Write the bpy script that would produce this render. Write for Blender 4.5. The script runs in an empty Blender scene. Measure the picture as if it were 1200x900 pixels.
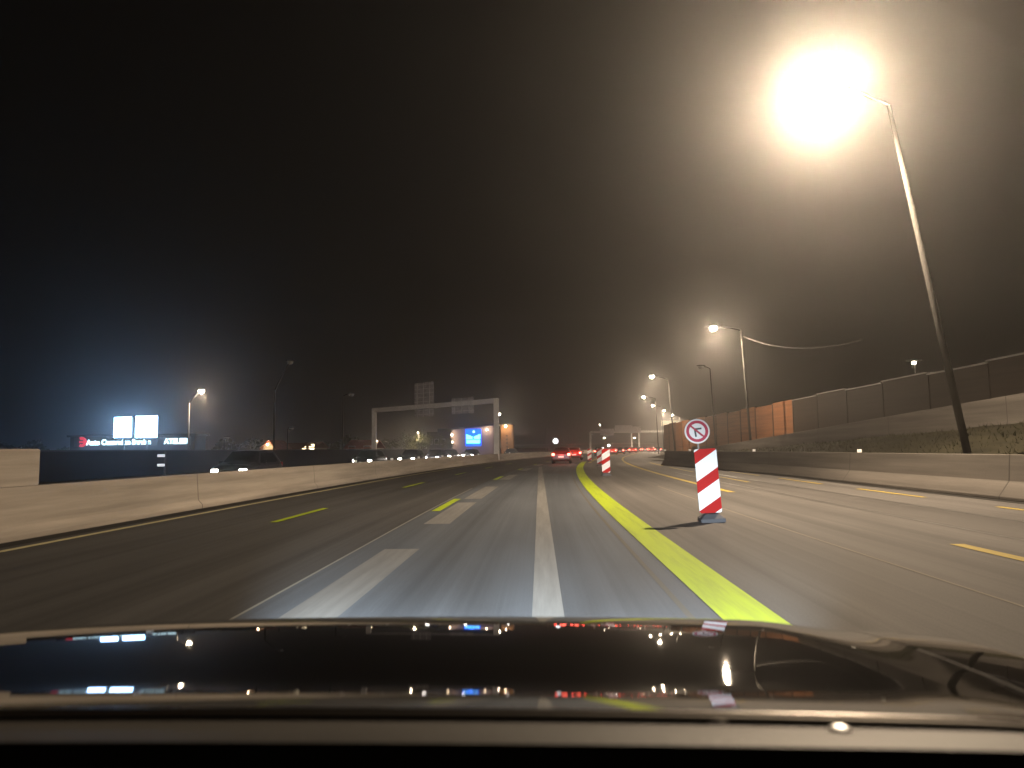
import bpy, bmesh, math, random
from mathutils import Vector, Matrix
random.seed(7)
SC = bpy.context.scene
COL = SC.collection

# ------------------------------------------------------------------ camera, sky, exposure
CAM_H = 1.40
FPX = 830.0                                   # focal length in pixels of the 1200 px wide photograph
VPX, VPY, ROLL = 632.0, 526.0, math.radians(0.8)

def _dir(px, py):
    return Vector(((px - 600.0) / FPX, -(py - 450.0) / FPX, -1.0))
_fw = _dir(VPX, VPY).normalized()             # the road's direction seen in the camera frame
_side = _dir(VPX + 100 * math.cos(ROLL), VPY - 100 * math.sin(ROLL))
_up = _side.cross(_fw).normalized()
_rt = _fw.cross(_up).normalized()
R_CW = Matrix((_rt, _fw, _up))                # camera frame -> world (x right, y along the road, z up)
CAM_POS = Vector((0, 0, CAM_H))

cam_d = bpy.data.cameras.new("camera")
cam = bpy.data.objects.new("camera", cam_d)
COL.objects.link(cam)
cam.matrix_world = Matrix.Translation(CAM_POS) @ R_CW.to_4x4()
cam_d.sensor_fit = 'HORIZONTAL'
cam_d.sensor_width = 36.0
cam_d.lens = 36.0 * FPX / 1200.0
cam_d.clip_start = 0.05
cam_d.clip_end = 6000
cam_d.dof.use_dof = True
cam_d.dof.focus_distance = 40
cam_d.dof.aperture_fstop = 4.2
SC.camera = cam

W = bpy.data.worlds.new("World")
SC.world = W
W.use_nodes = True
nt = W.node_tree
bg = nt.nodes["Background"]
sky = nt.nodes.new("ShaderNodeTexSky")        # the last glow of a sky long after sunset
sky.sky_type = 'NISHITA'
sky.sun_disc = False
sky.sun_elevation = math.radians(1.0)
sky.sun_rotation = math.radians(200)
tint = nt.nodes.new("ShaderNodeMix"); tint.data_type = 'RGBA'; tint.blend_type = 'MULTIPLY'
tint.inputs[0].default_value = 1.0
tint.inputs[7].default_value = (1.0, 0.72, 0.62, 1)
nt.links.new(sky.outputs[0], tint.inputs[6])
nt.links.new(tint.outputs[2], bg.inputs[0])
bg.inputs[1].default_value = 0.0022

SC.view_settings.view_transform = 'Standard'
SC.view_settings.look = 'None'
SC.view_settings.gamma = 1.0
SC.view_settings.exposure = 0.0
SC.view_settings.use_curve_mapping = False
SC.render.engine = 'CYCLES'
SC.cycles.use_denoising = True
SC.cycles.denoiser = 'OPENIMAGEDENOISE'
SC.cycles.max_bounces = 6
SC.cycles.diffuse_bounces = 2
SC.cycles.glossy_bounces = 4
SC.cycles.sample_clamp_indirect = 4.0
SC.cycles.light_sampling_threshold = 0.0
SC.cycles.caustics_reflective = False
SC.cycles.caustics_refractive = False

# ------------------------------------------------------------------ measuring helpers
def ray(px, py):
    return R_CW @ _dir(px, py)
def P(px, py, y):
    """World point at distance y along the road on the sight line of a photograph pixel."""
    r = ray(px, py)
    return CAM_POS + r * (y / r.y)
def G(px, py, z=0.0):
    r = ray(px, py)
    return CAM_POS + r * ((z - CAM_H) / r.z)
def bend(y):
    """Sideways shift of the road: straight, then a bend to the right, then straight again."""
    if y < 12: return 0.0
    if y < 120: return (y - 12) ** 2 / 1300.0
    return 108 ** 2 / 1300.0 + (y - 120) * 108 / 650.0

# ------------------------------------------------------------------ materials
MATS = {}
def mat(name, color, rough=0.6, metal=0.0, emit=None, strength=0.0, noise=None, coat=0.0, ior=1.5, bump=None, joint=0.0):
    """Principled material; noise = (scale xyz, amount) varies the colour, bump = (scale, strength)."""
    if name in MATS: return MATS[name]
    m = bpy.data.materials.new(name); m.use_nodes = True
    t = m.node_tree; b = t.nodes["Principled BSDF"]
    b.inputs["Base Color"].default_value = (*color, 1)
    b.inputs["Roughness"].default_value = rough
    b.inputs["Metallic"].default_value = metal
    b.inputs["IOR"].default_value = ior
    b.inputs["Coat Weight"].default_value = coat
    if rough >= 0.7: b.inputs["Specular IOR Level"].default_value = 0.15
    if emit:
        b.inputs["Emission Color"].default_value = (*emit, 1)
        b.inputs["Emission Strength"].default_value = strength
    if noise or bump:
        tc = t.nodes.new("ShaderNodeTexCoord")
    if noise:
        mp = t.nodes.new("ShaderNodeMapping"); mp.inputs["Scale"].default_value = noise[0]
        n = t.nodes.new("ShaderNodeTexNoise"); n.inputs["Scale"].default_value = 1.0
        n.inputs["Detail"].default_value = 6; n.inputs["Roughness"].default_value = 0.62
        t.links.new(tc.outputs["Object"], mp.inputs[0]); t.links.new(mp.outputs[0], n.inputs[0])
        r = t.nodes.new("ShaderNodeValToRGB")
        a = noise[1]
        r.color_ramp.elements[0].position = 0.3; r.color_ramp.elements[1].position = 0.7
        r.color_ramp.elements[0].color = (*[max(0, c * (1 - a)) for c in color], 1)
        r.color_ramp.elements[1].color = (*[min(1, c * (1 + a)) for c in color], 1)
        t.links.new(n.outputs[0], r.inputs[0]); t.links.new(r.outputs[0], b.inputs["Base Color"])
        if joint:
            sx = t.nodes.new("ShaderNodeSeparateXYZ"); t.links.new(tc.outputs["Object"], sx.inputs[0])
            dv = t.nodes.new("ShaderNodeMath"); dv.operation = 'DIVIDE'; dv.inputs[1].default_value = joint; t.links.new(sx.outputs[1], dv.inputs[0])
            fr = t.nodes.new("ShaderNodeMath"); fr.operation = 'FRACT'; t.links.new(dv.outputs[0], fr.inputs[0])
            lt = t.nodes.new("ShaderNodeMath"); lt.operation = 'LESS_THAN'; lt.inputs[1].default_value = 0.04 / joint; t.links.new(fr.outputs[0], lt.inputs[0])
            mx = t.nodes.new("ShaderNodeMix"); mx.data_type = 'RGBA'; t.links.new(lt.outputs[0], mx.inputs[0])
            t.links.new(r.outputs[0], mx.inputs[6]); mx.inputs[7].default_value = (*[c * 0.45 for c in color], 1)
            t.links.new(mx.outputs[2], b.inputs["Base Color"])
    if bump:
        n2 = t.nodes.new("ShaderNodeTexNoise"); n2.inputs["Scale"].default_value = bump[0]
        n2.inputs["Detail"].default_value = 4
        bp = t.nodes.new("ShaderNodeBump"); bp.inputs["Strength"].default_value = bump[1]
        bp.inputs["Distance"].default_value = 0.02
        t.links.new(tc.outputs["Object"], n2.inputs[0]); t.links.new(n2.outputs[0], bp.inputs["Height"])
        t.links.new(bp.outputs[0], b.inputs["Normal"])
    MATS[name] = m
    return m

WARM = (1.0, 0.77, 0.535)
def asphalt_mat(name, base, streak):
    """Asphalt: fine grain, lengthwise wheel tracks and rubber streaks, a few sealed patches."""
    m = bpy.data.materials.new(name); m.use_nodes = True
    t = m.node_tree; b = t.nodes["Principled BSDF"]; L = t.links.new
    tc = t.nodes.new("ShaderNodeTexCoord")
    def nz(scale, detail=5, rough=0.6):
        mp = t.nodes.new("ShaderNodeMapping"); mp.inputs["Scale"].default_value = scale
        n = t.nodes.new("ShaderNodeTexNoise"); n.inputs["Scale"].default_value = 1.0
        n.inputs["Detail"].default_value = detail; n.inputs["Roughness"].default_value = rough
        L(tc.outputs["UV"], mp.inputs[0]); L(mp.outputs[0], n.inputs[0])
        return n.outputs[0]
    def rng(src, lo, hi, a, c):
        r = t.nodes.new("ShaderNodeMapRange"); r.inputs[1].default_value = lo; r.inputs[2].default_value = hi
        r.inputs[3].default_value = a; r.inputs[4].default_value = c
        L(src, r.inputs[0]); return r.outputs[0]
    def mul(a, c):
        x = t.nodes.new("ShaderNodeMath"); x.operation = 'MULTIPLY'; L(a, x.inputs[0]); L(c, x.inputs[1]); return x.outputs[0]
    s = rng(nz((1.3, 0.012, 1), 6, 0.65), 0.38, 0.62, 1 - streak, 1 + streak)
    f = rng(nz((9.0, 0.05, 1), 4, 0.6), 0.3, 0.7, 1 - streak * 0.5, 1 + streak * 0.5)
    p = rng(nz((0.22, 0.05, 1), 4), 0.38, 0.62, 0.80, 1.18)
    g = rng(nz((60, 60, 60), 3), 0.25, 0.75, 0.75, 1.25)
    v = mul(mul(mul(s, f), p), g)
    mx = t.nodes.new("ShaderNodeMix"); mx.data_type = 'RGBA'; mx.blend_type = 'MULTIPLY'
    mx.inputs[0].default_value = 1.0
    mx.inputs[6].default_value = (*base, 1)
    L(v, mx.inputs[7]); L(mx.outputs[2], b.inputs["Base Color"])
    b.inputs["Roughness"].default_value = 0.75; b.inputs["Specular IOR Level"].default_value = 0.15
    bp = t.nodes.new("ShaderNodeBump"); bp.inputs["Strength"].default_value = 0.25; bp.inputs["Distance"].default_value = 0.01
    L(nz((70, 70, 70), 3), bp.inputs["Height"]); L(bp.outputs[0], b.inputs["Normal"])
    return m

def paint_mat(name, color, wear, scale=(7.0, 0.35, 1)):
    """Road paint worn through to the asphalt in lengthwise streaks."""
    m = bpy.data.materials.new(name); m.use_nodes = True
    t = m.node_tree; b = t.nodes["Principled BSDF"]; L = t.links.new
    tc = t.nodes.new("ShaderNodeTexCoord")
    mp = t.nodes.new("ShaderNodeMapping"); mp.inputs["Scale"].default_value = scale
    n = t.nodes.new("ShaderNodeTexNoise"); n.inputs["Scale"].default_value = 1.0; n.inputs["Detail"].default_value = 7
    n.inputs["Roughness"].default_value = 0.7
    L(tc.outputs["UV"], mp.inputs[0]); L(mp.outputs[0], n.inputs[0])
    r = t.nodes.new("ShaderNodeValToRGB")
    r.color_ramp.elements[0].position = wear - 0.12; r.color_ramp.elements[1].position = wear + 0.2
    r.color_ramp.elements[0].color = (*[c * 0.55 + 0.02 for c in color], 1)
    r.color_ramp.elements[1].color = (*color, 1)
    L(n.outputs[0], r.inputs[0]); L(r.outputs[0], b.inputs["Base Color"])
    b.inputs["Roughness"].default_value = 0.7; b.inputs["Specular IOR Level"].default_value = 0.2
    return m

M_ASPH = asphalt_mat("asphalt", (0.050, 0.0495, 0.050), 0.24)
M_ASPH_OLD = asphalt_mat("asphalt_old", (0.035, 0.034, 0.034), 0.2)
M_WHITE = paint_mat("worn_white_paint", (0.17, 0.17, 0.165), 0.42)
M_WHITE_THIN = paint_mat("thin_white_paint", (0.20, 0.20, 0.18), 0.35)
M_YELLOW = paint_mat("fresh_yellow_paint", (0.28, 0.365, 0.010), 0.34)
M_YELLOW_DIM = paint_mat("yellow_paint", (0.36, 0.27, 0.045), 0.4)
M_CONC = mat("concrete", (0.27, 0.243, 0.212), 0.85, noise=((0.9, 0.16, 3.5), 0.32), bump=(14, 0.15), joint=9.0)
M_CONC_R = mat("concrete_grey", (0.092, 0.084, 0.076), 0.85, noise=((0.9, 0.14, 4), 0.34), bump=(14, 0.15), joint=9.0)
M_CONC_D = mat("concrete_dark", (0.10, 0.095, 0.09), 0.9, noise=((0.3, 0.3, 0.8), 0.3))
M_STEEL = mat("galvanised_steel", (0.30, 0.29, 0.28), 0.55, 0.4, noise=((2, 2, 0.7), 0.15))
M_DARKSTEEL = mat("dark_steel", (0.06, 0.06, 0.06), 0.5, 0.3)
M_BLACK = mat("black_plastic", (0.012, 0.011, 0.011), 0.55)

# ------------------------------------------------------------------ mesh builder
class MB:
    def __init__(self):
        self.v, self.f, self.uv = [], [], {}
    def quad_strip(self, a, b):
        """Strip between two polylines of equal length."""
        o = len(self.v); n = len(a)
        self.v += [tuple(p) for p in a] + [tuple(p) for p in b]
        for i in range(n - 1):
            self.f.append((o + i, o + n + i, o + n + i + 1, o + i + 1))
        return self
    def box(self, c, s, rz=0.0, M=None):
        o = len(self.v)
        R = Matrix.Rotation(rz, 4, 'Z') if M is None else M
        for dx in (-.5, .5):
            for dy in (-.5, .5):
                for dz in (-.5, .5):
                    p = R @ Vector((dx * s[0], dy * s[1], dz * s[2]))
                    self.v.append((c[0] + p.x, c[1] + p.y, c[2] + p.z))
        for q in ((0, 1, 3, 2), (4, 6, 7, 5), (0, 4, 5, 1), (2, 3, 7, 6), (0, 2, 6, 4), (1, 5, 7, 3)):
            self.f.append(tuple(o + i for i in q))
        return self
    def tube(self, pts, radii, n=10, caps=True):
        pts = [Vector(p) for p in pts]
        if not hasattr(radii, '__len__'): radii = [radii] * len(pts)
        o = len(self.v)
        for i, p in enumerate(pts):
            d = (pts[min(i + 1, len(pts) - 1)] - pts[max(i - 1, 0)]).normalized()
            h = Vector((0, 0, 1)) if abs(d.z) < 0.9 else Vector((0, 1, 0))
            a = d.cross(h).normalized(); b = d.cross(a).normalized()
            for k in range(n):
                t = 2 * math.pi * k / n
                q = p + a * math.cos(t) * radii[i] + b * math.sin(t) * radii[i]
                self.v.append(tuple(q))
        for i in range(len(pts) - 1):
            for k in range(n):
                k2 = (k + 1) % n
                self.f.append((o + i * n + k, o + i * n + k2, o + (i + 1) * n + k2, o + (i + 1) * n + k))
        if caps:
            self.f.append(tuple(o + k for k in range(n))[::-1])
            self.f.append(tuple(o + (len(pts) - 1) * n + k for k in range(n)))
        return self
    def lathe(self, c, prof, n=20, axis='Z'):
        """prof: list of (radius, height) turned about an axis through c."""
        o = len(self.v)
        for r, h in prof:
            for k in range(n):
                t = 2 * math.pi * k / n
                if axis == 'Z': q = (c[0] + r * math.cos(t), c[1] + r * math.sin(t), c[2] + h)
                elif axis == 'Y': q = (c[0] + r * math.cos(t), c[1] + h, c[2] + r * math.sin(t))
                else: q = (c[0] + h, c[1] + r * math.cos(t), c[2] + r * math.sin(t))
                self.v.append(q)
        for i in range(len(prof) - 1):
            for k in range(n):
                k2 = (k + 1) % n
                self.f.append((o + i * n + k, o + i * n + k2, o + (i + 1) * n + k2, o + (i + 1) * n + k))
        self.f.append(tuple(o + k for k in range(n))[::-1])
        self.f.append(tuple(o + (len(prof) - 1) * n + k for k in range(n)))
        return self
    def loft(self, rings, closed=True, caps=True):
        o = len(self.v); n = len(rings[0])
        for r in rings: self.v += [tuple(p) for p in r]
        for i in range(len(rings) - 1):
            for k in range(n if closed else n - 1):
                k2 = (k + 1) % n
                self.f.append((o + i * n + k, o + i * n + k2, o + (i + 1) * n + k2, o + (i + 1) * n + k))
        if caps and closed:
            self.f.append(tuple(o + k for k in range(n))[::-1])
            self.f.append(tuple(o + (len(rings) - 1) * n + k for k in range(n)))
        return self
    def prism(self, poly, y0, y1):
        """Polygon in x/z pushed out along y."""
        self.loft([[(x, y0, z) for x, z in poly], [(x, y1, z) for x, z in poly]])
        return self
    def build(self, name, m, parent=None, smooth=False, uv=None, loc=None, bevel=0.0):
        me = bpy.data.meshes.new(name)
        me.from_pydata(self.v, [], self.f); me.update()
        bm = bmesh.new(); bm.from_mesh(me)
        bmesh.ops.recalc_face_normals(bm, faces=bm.faces[:])
        bm.to_mesh(me); bm.free()
        if uv:
            lay = me.uv_layers.new(name="UVMap")
            for l in me.loops:
                lay.data[l.index].uv = uv(me.vertices[l.vertex_index].co)
        if smooth:
            for p in me.polygons: p.use_smooth = True
        me.materials.append(m)
        o = bpy.data.objects.new(name, me); COL.objects.link(o)
        if parent: o.parent = parent
        if loc: o.location = loc
        if bevel:
            b = o.modifiers.new("bevel", 'BEVEL'); b.width = bevel; b.segments = 2; b.limit_method = 'ANGLE'
        return o

def road_uv(co):
    return (co.x - bend(co.y), co.y)
def tag(o, label, cat, group=None):
    o['label'] = label; o['category'] = cat
    if group: o['group'] = group
    return o
def struct(o, kind='structure'):
    o['kind'] = kind; return o
def empty(name, loc=(0, 0, 0), rz=0.0):
    o = bpy.data.objects.new(name, None); COL.objects.link(o)
    o.location = loc; o.rotation_euler = (0, 0, rz); o.empty_display_size = 0.3
    return o
def thing(name, label, cat, loc=(0, 0, 0), rz=0.0, group=None):
    return tag(empty(name, loc, rz), label, cat, group)
def kids(o):
    return [c for c in bpy.data.objects if c.parent == o]
def copy_tree(o, parent=None):
    c = o.copy(); COL.objects.link(c)
    if parent: c.parent = parent
    for ch in kids(o): copy_tree(ch, c)
    return c
def lamp_light(name, loc, watts, color, parent, radius=0.12, spot=None, target=None, blend=0.5):
    d = bpy.data.lights.new(name, 'SPOT' if spot else 'POINT')
    d.energy = watts; d.color = color; d.shadow_soft_size = radius
    if spot:
        d.spot_size = math.radians(spot); d.spot_blend = blend
    o = bpy.data.objects.new(name, d); COL.objects.link(o)
    o.location = loc
    if target is not None:
        o.rotation_euler = (Vector(target) - Vector(loc)).to_track_quat('-Z', 'Y').to_euler()
    if parent: o.parent = parent
    return o

def ys(y0, y1, n):
    """Stations along the road, closer together near the camera."""
    return [y0 + (y1 - y0) * (i / n) ** 1.6 for i in range(n + 1)]
def strip(name, x0, x1, y0, y1, z, m, n=60, kind='structure'):
    Y = ys(y0, y1, n)
    mb = MB().quad_strip([(x0 + bend(y), y, z) for y in Y], [(x1 + bend(y), y, z) for y in Y])
    o = mb.build(name, m, uv=road_uv)
    if o.data.polygons[0].normal.z < 0: o.data.flip_normals()
    return struct(o, kind)

# ------------------------------------------------------------------ ground and road
g = MB().quad_strip([(-900, -80, -0.06), (-900, 1500, -0.06)], [(900, -80, -0.06), (900, 1500, -0.06)])
struct(g.build("ground", mat("earth", (0.05, 0.046, 0.036), 0.95, noise=((0.05, 0.05, 0.05), 0.35))))
strip("road", -9.4, 11.3, -40, 420, 0.0, M_ASPH, 110)
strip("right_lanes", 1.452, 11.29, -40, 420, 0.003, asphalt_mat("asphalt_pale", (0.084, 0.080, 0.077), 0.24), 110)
strip("beam_tinted_asphalt", -2.62, 1.45, -40, 420, 0.003, asphalt_mat("asphalt_beam_tint", (0.072, 0.080, 0.092), 0.20), 110)  # centre lane asphalt, the headlights' cool wash put into its colour
strip("opposite_road", -25.5, -9.45, -40, 420, -0.01, M_ASPH_OLD, 90)

def dashes(name, x, w, spans, m, z=0.006):
    mb = MB()
    for y0, y1 in spans:
        Y = [y0 + (y1 - y0) * i / 6 for i in range(7)]
        mb.quad_strip([(x - w / 2 + bend(y), y, z) for y in Y], [(x + w / 2 + bend(y), y, z) for y in Y])
    o = mb.build(name, m, uv=road_uv)
    for p in o.data.polygons:
        if p.normal.z < 0: o.data.flip_normals(); break
    return struct(o)
def line(name, x, w, y0, y1, m, z=0.006, n=70):
    return strip(name, x - w / 2, x + w / 2, y0, y1, z, m, n)

line("edge_line", -7.95, 0.16, -30, 330, paint_mat("pale_edge_paint", (0.42, 0.38, 0.22), 0.38))
struct(MB().quad_strip([(0.05 - 0.135, y, 0.006) for y in ys(-10, 56, 30)], [(0.05 + 0.135, y, 0.006) for y in ys(-10, 56, 30)]).build("white_lane_line", M_WHITE, uv=lambda c: (c.x, c.y)))
line("yellow_lane_line", 1.70, 0.48, -10, 75, M_YELLOW, 0.009)
line("yellow_lane_line", 2.35, 0.30, 68, 330, M_YELLOW_DIM, 0.009)
line("old_line_trace", 1.22, 0.06, -10, 60, mat("scar", (0.085, 0.08, 0.07), 0.8))
line("road_joint", -2.62, 0.035, -10, 26, M_WHITE_THIN, 0.006)
dashes("worn_white_dashes", -1.98, 0.50, [(-4.5, -0.5), (5.6, 10.2), (13.6, 19.0), (20.4, 27), (33, 39), (46, 52), (59, 65), (72, 78), (85, 91)], M_WHITE)
dashes("yellow_dashes", -2.42, 0.20, [(4.9 - 13, 7 - 13), (16.4, 20.4), (33.0, 37), (48, 51), (62, 65), (76, 79)], M_YELLOW, 0.011)
dashes("yellow_dashes", -5.35, 0.16, [(2.0, 4.4), (14.2, 17.6), (27, 31), (40, 44), (53, 57), (66, 70)], M_YELLOW, 0.011)
line("yellow_lane_line", 5.75, 0.24, 22, 330, M_YELLOW_DIM, 0.009)
dashes("yellow_dashes", 5.75, 0.2, [(-4, -1), (8.2, 10.2)], M_YELLOW_DIM, 0.009)
dashes("yellow_dashes", 9.95, 0.16, [(4, 8), (12.5, 16.0), (19.0, 23.0), (26, 31), (34, 40), (44, 52), (56, 64)], M_YELLOW_DIM, 0.009)
dashes("yellow_dashes", 7.9, 0.14, [(28, 36), (40, 50), (54, 66)], M_YELLOW_DIM, 0.009)
line("road_joint", 4.1, 0.035, 2, 26, mat("pale_joint", (0.2, 0.18, 0.15), 0.8))
line("road_joint", 8.5, 0.10, 6, 40, mat("tar_seal", (0.03, 0.028, 0.026), 0.5))
line("road_joint", 6.9, 0.07, 6, 40, mat("tar_seal", (0.03, 0.028, 0.026), 0.5))

# ------------------------------------------------------------------ concrete barriers
def barrier(name, profile, path, m, label, cat="barrier"):
    rings = []
    for i, (x, y) in enumerate(path):
        a = Vector(path[max(i - 1, 0)]); b = Vector(path[min(i + 1, len(path) - 1)])
        d = (b - a).normalized(); nrm = Vector((d.y, -d.x))
        rings.append([(x + nrm.x * u, y + nrm.y * u, z) for u, z in profile])
    return tag(MB().loft(rings).build(name, m, bevel=0.015), label, cat)
STEP = [(-0.28, 0.0), (-0.28, 0.1), (-0.17, 0.22), (-0.12, 0.88), (0.12, 0.88), (0.17, 0.22), (0.28, 0.1), (0.28, 0.0)]
medY = ys(-30, 330, 90)
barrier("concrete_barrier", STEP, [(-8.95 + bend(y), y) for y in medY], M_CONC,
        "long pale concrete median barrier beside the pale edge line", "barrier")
strip("gutter", -8.62, -8.25, -30, 330, 0.005, mat("gutter_dirt", (0.018, 0.017, 0.016), 0.9), 80)
JERS = [(-0.44, 0.0), (-0.44, 0.08), (-0.17, 0.45), (-0.11, 1.10), (0.11, 1.10), (0.17, 0.45), (0.44, 0.08), (0.44, 0.0)]
def rbx(y):
    return 11.7 if y < 34 else 11.7 - 2.0 * ((y - 34) / 24.0) ** 1.2
rpath = [(rbx(y), y) for y in [-25 + i * 3 for i in range(28)] if y <= 58]
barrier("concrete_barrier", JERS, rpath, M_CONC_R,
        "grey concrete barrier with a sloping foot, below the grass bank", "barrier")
mb = MB(); gp = [(rbx(y), y) for y in [-25 + i * 3 for i in range(28)] if y <= 55]
mb.quad_strip([(x - 0.80, y, 0.005) for x, y in gp], [(x - 0.45, y, 0.005) for x, y in gp])
struct(mb.build("gutter", mat("gutter_dirt", (0.02, 0.018, 0.016), 0.9)))
# tall pale wall section behind the median barrier at the left
w = thing("concrete_wall", "short tall concrete wall section standing behind the pale median barrier", "wall", (0, 0, 0))
MB().box((-10.6, 4.0, 0.77), (0.35, 21.0, 1.55)).build("panel", M_CONC, w, bevel=0.03)
MB().box((-10.38, 11.2, 1.02), (0.05, 4.2, 0.04)).build("metal_strip", M_STEEL, w)

# reflectors on the barriers
M_REFL = mat("white_reflector", (0.85, 0.85, 0.85), 0.3, emit=None)
refl = thing("reflector", "small white reflector plate on top of the median barrier", "reflector", group="reflectors on the median barrier")
MB().box((0, 0, 0.06), (0.16, 0.03, 0.12)).build("plate", M_REFL, refl, bevel=0.01)
MB().box((0, 0.045, 0.03), (0.10, 0.05, 0.06)).build("bracket", M_DARKSTEEL, refl)
first = True
for y in (33, 40, 47, 55, 63, 72, 82, 93):
    o = refl if first else copy_tree(refl); first = False
    o.location = (-8.95 + bend(y), y, 0.88)
for (x, y) in ((rbx(26), 26.5), (rbx(38), 38.5), (rbx(50), 50.0), (rbx(56), 56.5)):
    o = copy_tree(refl); o.location = (x, y, 1.10)
    tag(o, "small white reflector plate on the grey barrier below the grass bank", "reflector", "reflectors on the grey barrier")

# ------------------------------------------------------------------ right side: bank, ramp wall, noise fence
def hill(x, y):
    """Grass bank behind the right barrier, climbing to the ramp; lower further on."""
    top = 1.0 + 1.2 * max(0, min(1, (62 - y) / 40.0))
    u = max(0, min(1, (x - 12.2) / 5.0))
    return 0.25 + (top - 0.25) * u ** 0.9 + 0.05 * math.sin(x * 3.1 + y * 0.7) * math.sin(y * 1.3)
mb = MB(); nx, ny = 14, 60
for j in range(ny + 1):
    y = -20 + 100 * j / ny
    for i in range(nx + 1):
        x = 12.05 + 5.6 * i / nx
        mb.v.append((x, y, hill(x, y)))
for j in range(ny):
    for i in range(nx):
        a = j * (nx + 1) + i
        mb.f.append((a, a + 1, a + nx + 2, a + nx + 1))
struct(mb.build("grass_bank", mat("bank_grass", (0.022, 0.020, 0.012), 0.95, noise=((1.4, 0.35, 1), 0.6), bump=(6, 0.15)), smooth=True))
gm = MB()
for k in range(9000):
    y = 6 + 66 * random.random() ** 1.3; x = 12.2 + 5.0 * random.random()
    h = random.uniform(0.05, 0.20); a = random.random() * 6.28; l = random.uniform(0.01, 0.03)
    z = hill(x, y) - 0.02; lx, ly = random.uniform(-.12, .12), random.uniform(-.12, .12)
    o = len(gm.v)
    gm.v += [(x - l * math.cos(a), y - l * math.sin(a), z), (x + l * math.cos(a), y + l * math.sin(a), z), (x + lx, y + ly, z + h)]
    gm.f.append((o, o + 1, o + 2))
struct(gm.build("grass", mat("grass_blades", (0.024, 0.023, 0.012), 0.9, noise=((0.5, 0.2, 1), 0.5))), 'stuff')
# parapet of the ramp behind the bank
pw = thing("ramp_parapet", "pale concrete parapet wall above the grass bank", "wall")
rings = []
for i in range(31):
    y = -8 + 90 * i / 30
    t = max(0, min(1, (70 - y) / 45.0))
    zt = 1.45 + 1.75 * t; x = 17.4
    rings.append([(x, y, 0.2), (x, y, zt), (x + 0.3, y, zt), (x + 0.3, y, 0.2)])
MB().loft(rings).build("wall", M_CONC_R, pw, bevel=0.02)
struct(MB().quad_strip([(17.7, y, 0.8) for y in range(-20, 130, 10)], [(20.5, y, 0.8) for y in range(-20, 130, 10)]).build("ramp_road", M_ASPH_OLD, uv=road_uv))
# noise fence
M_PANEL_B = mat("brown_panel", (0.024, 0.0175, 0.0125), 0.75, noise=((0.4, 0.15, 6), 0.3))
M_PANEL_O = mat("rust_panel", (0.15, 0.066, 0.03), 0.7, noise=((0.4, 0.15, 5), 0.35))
nf = thing("noise_fence", "long brown noise fence with steel posts and rust coloured panels behind the parapet", "fence")
y = 8.0
while y < 116:
    ln = 5.0
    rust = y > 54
    x = 20.6
    zt = 5.0 + (0.10 if int(y / 5) % 2 else 0.0)
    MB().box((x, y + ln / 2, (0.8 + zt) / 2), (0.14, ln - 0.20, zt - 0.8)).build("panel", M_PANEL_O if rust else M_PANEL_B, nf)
    if not rust:
        MB().box((x - 0.02, y + ln / 2, zt + 0.03), (0.22, ln - 0.03, 0.06)).build("top_rail", M_STEEL, nf)
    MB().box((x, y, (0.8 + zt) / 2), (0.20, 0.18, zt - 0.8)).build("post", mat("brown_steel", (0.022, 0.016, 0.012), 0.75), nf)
    y += ln

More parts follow.
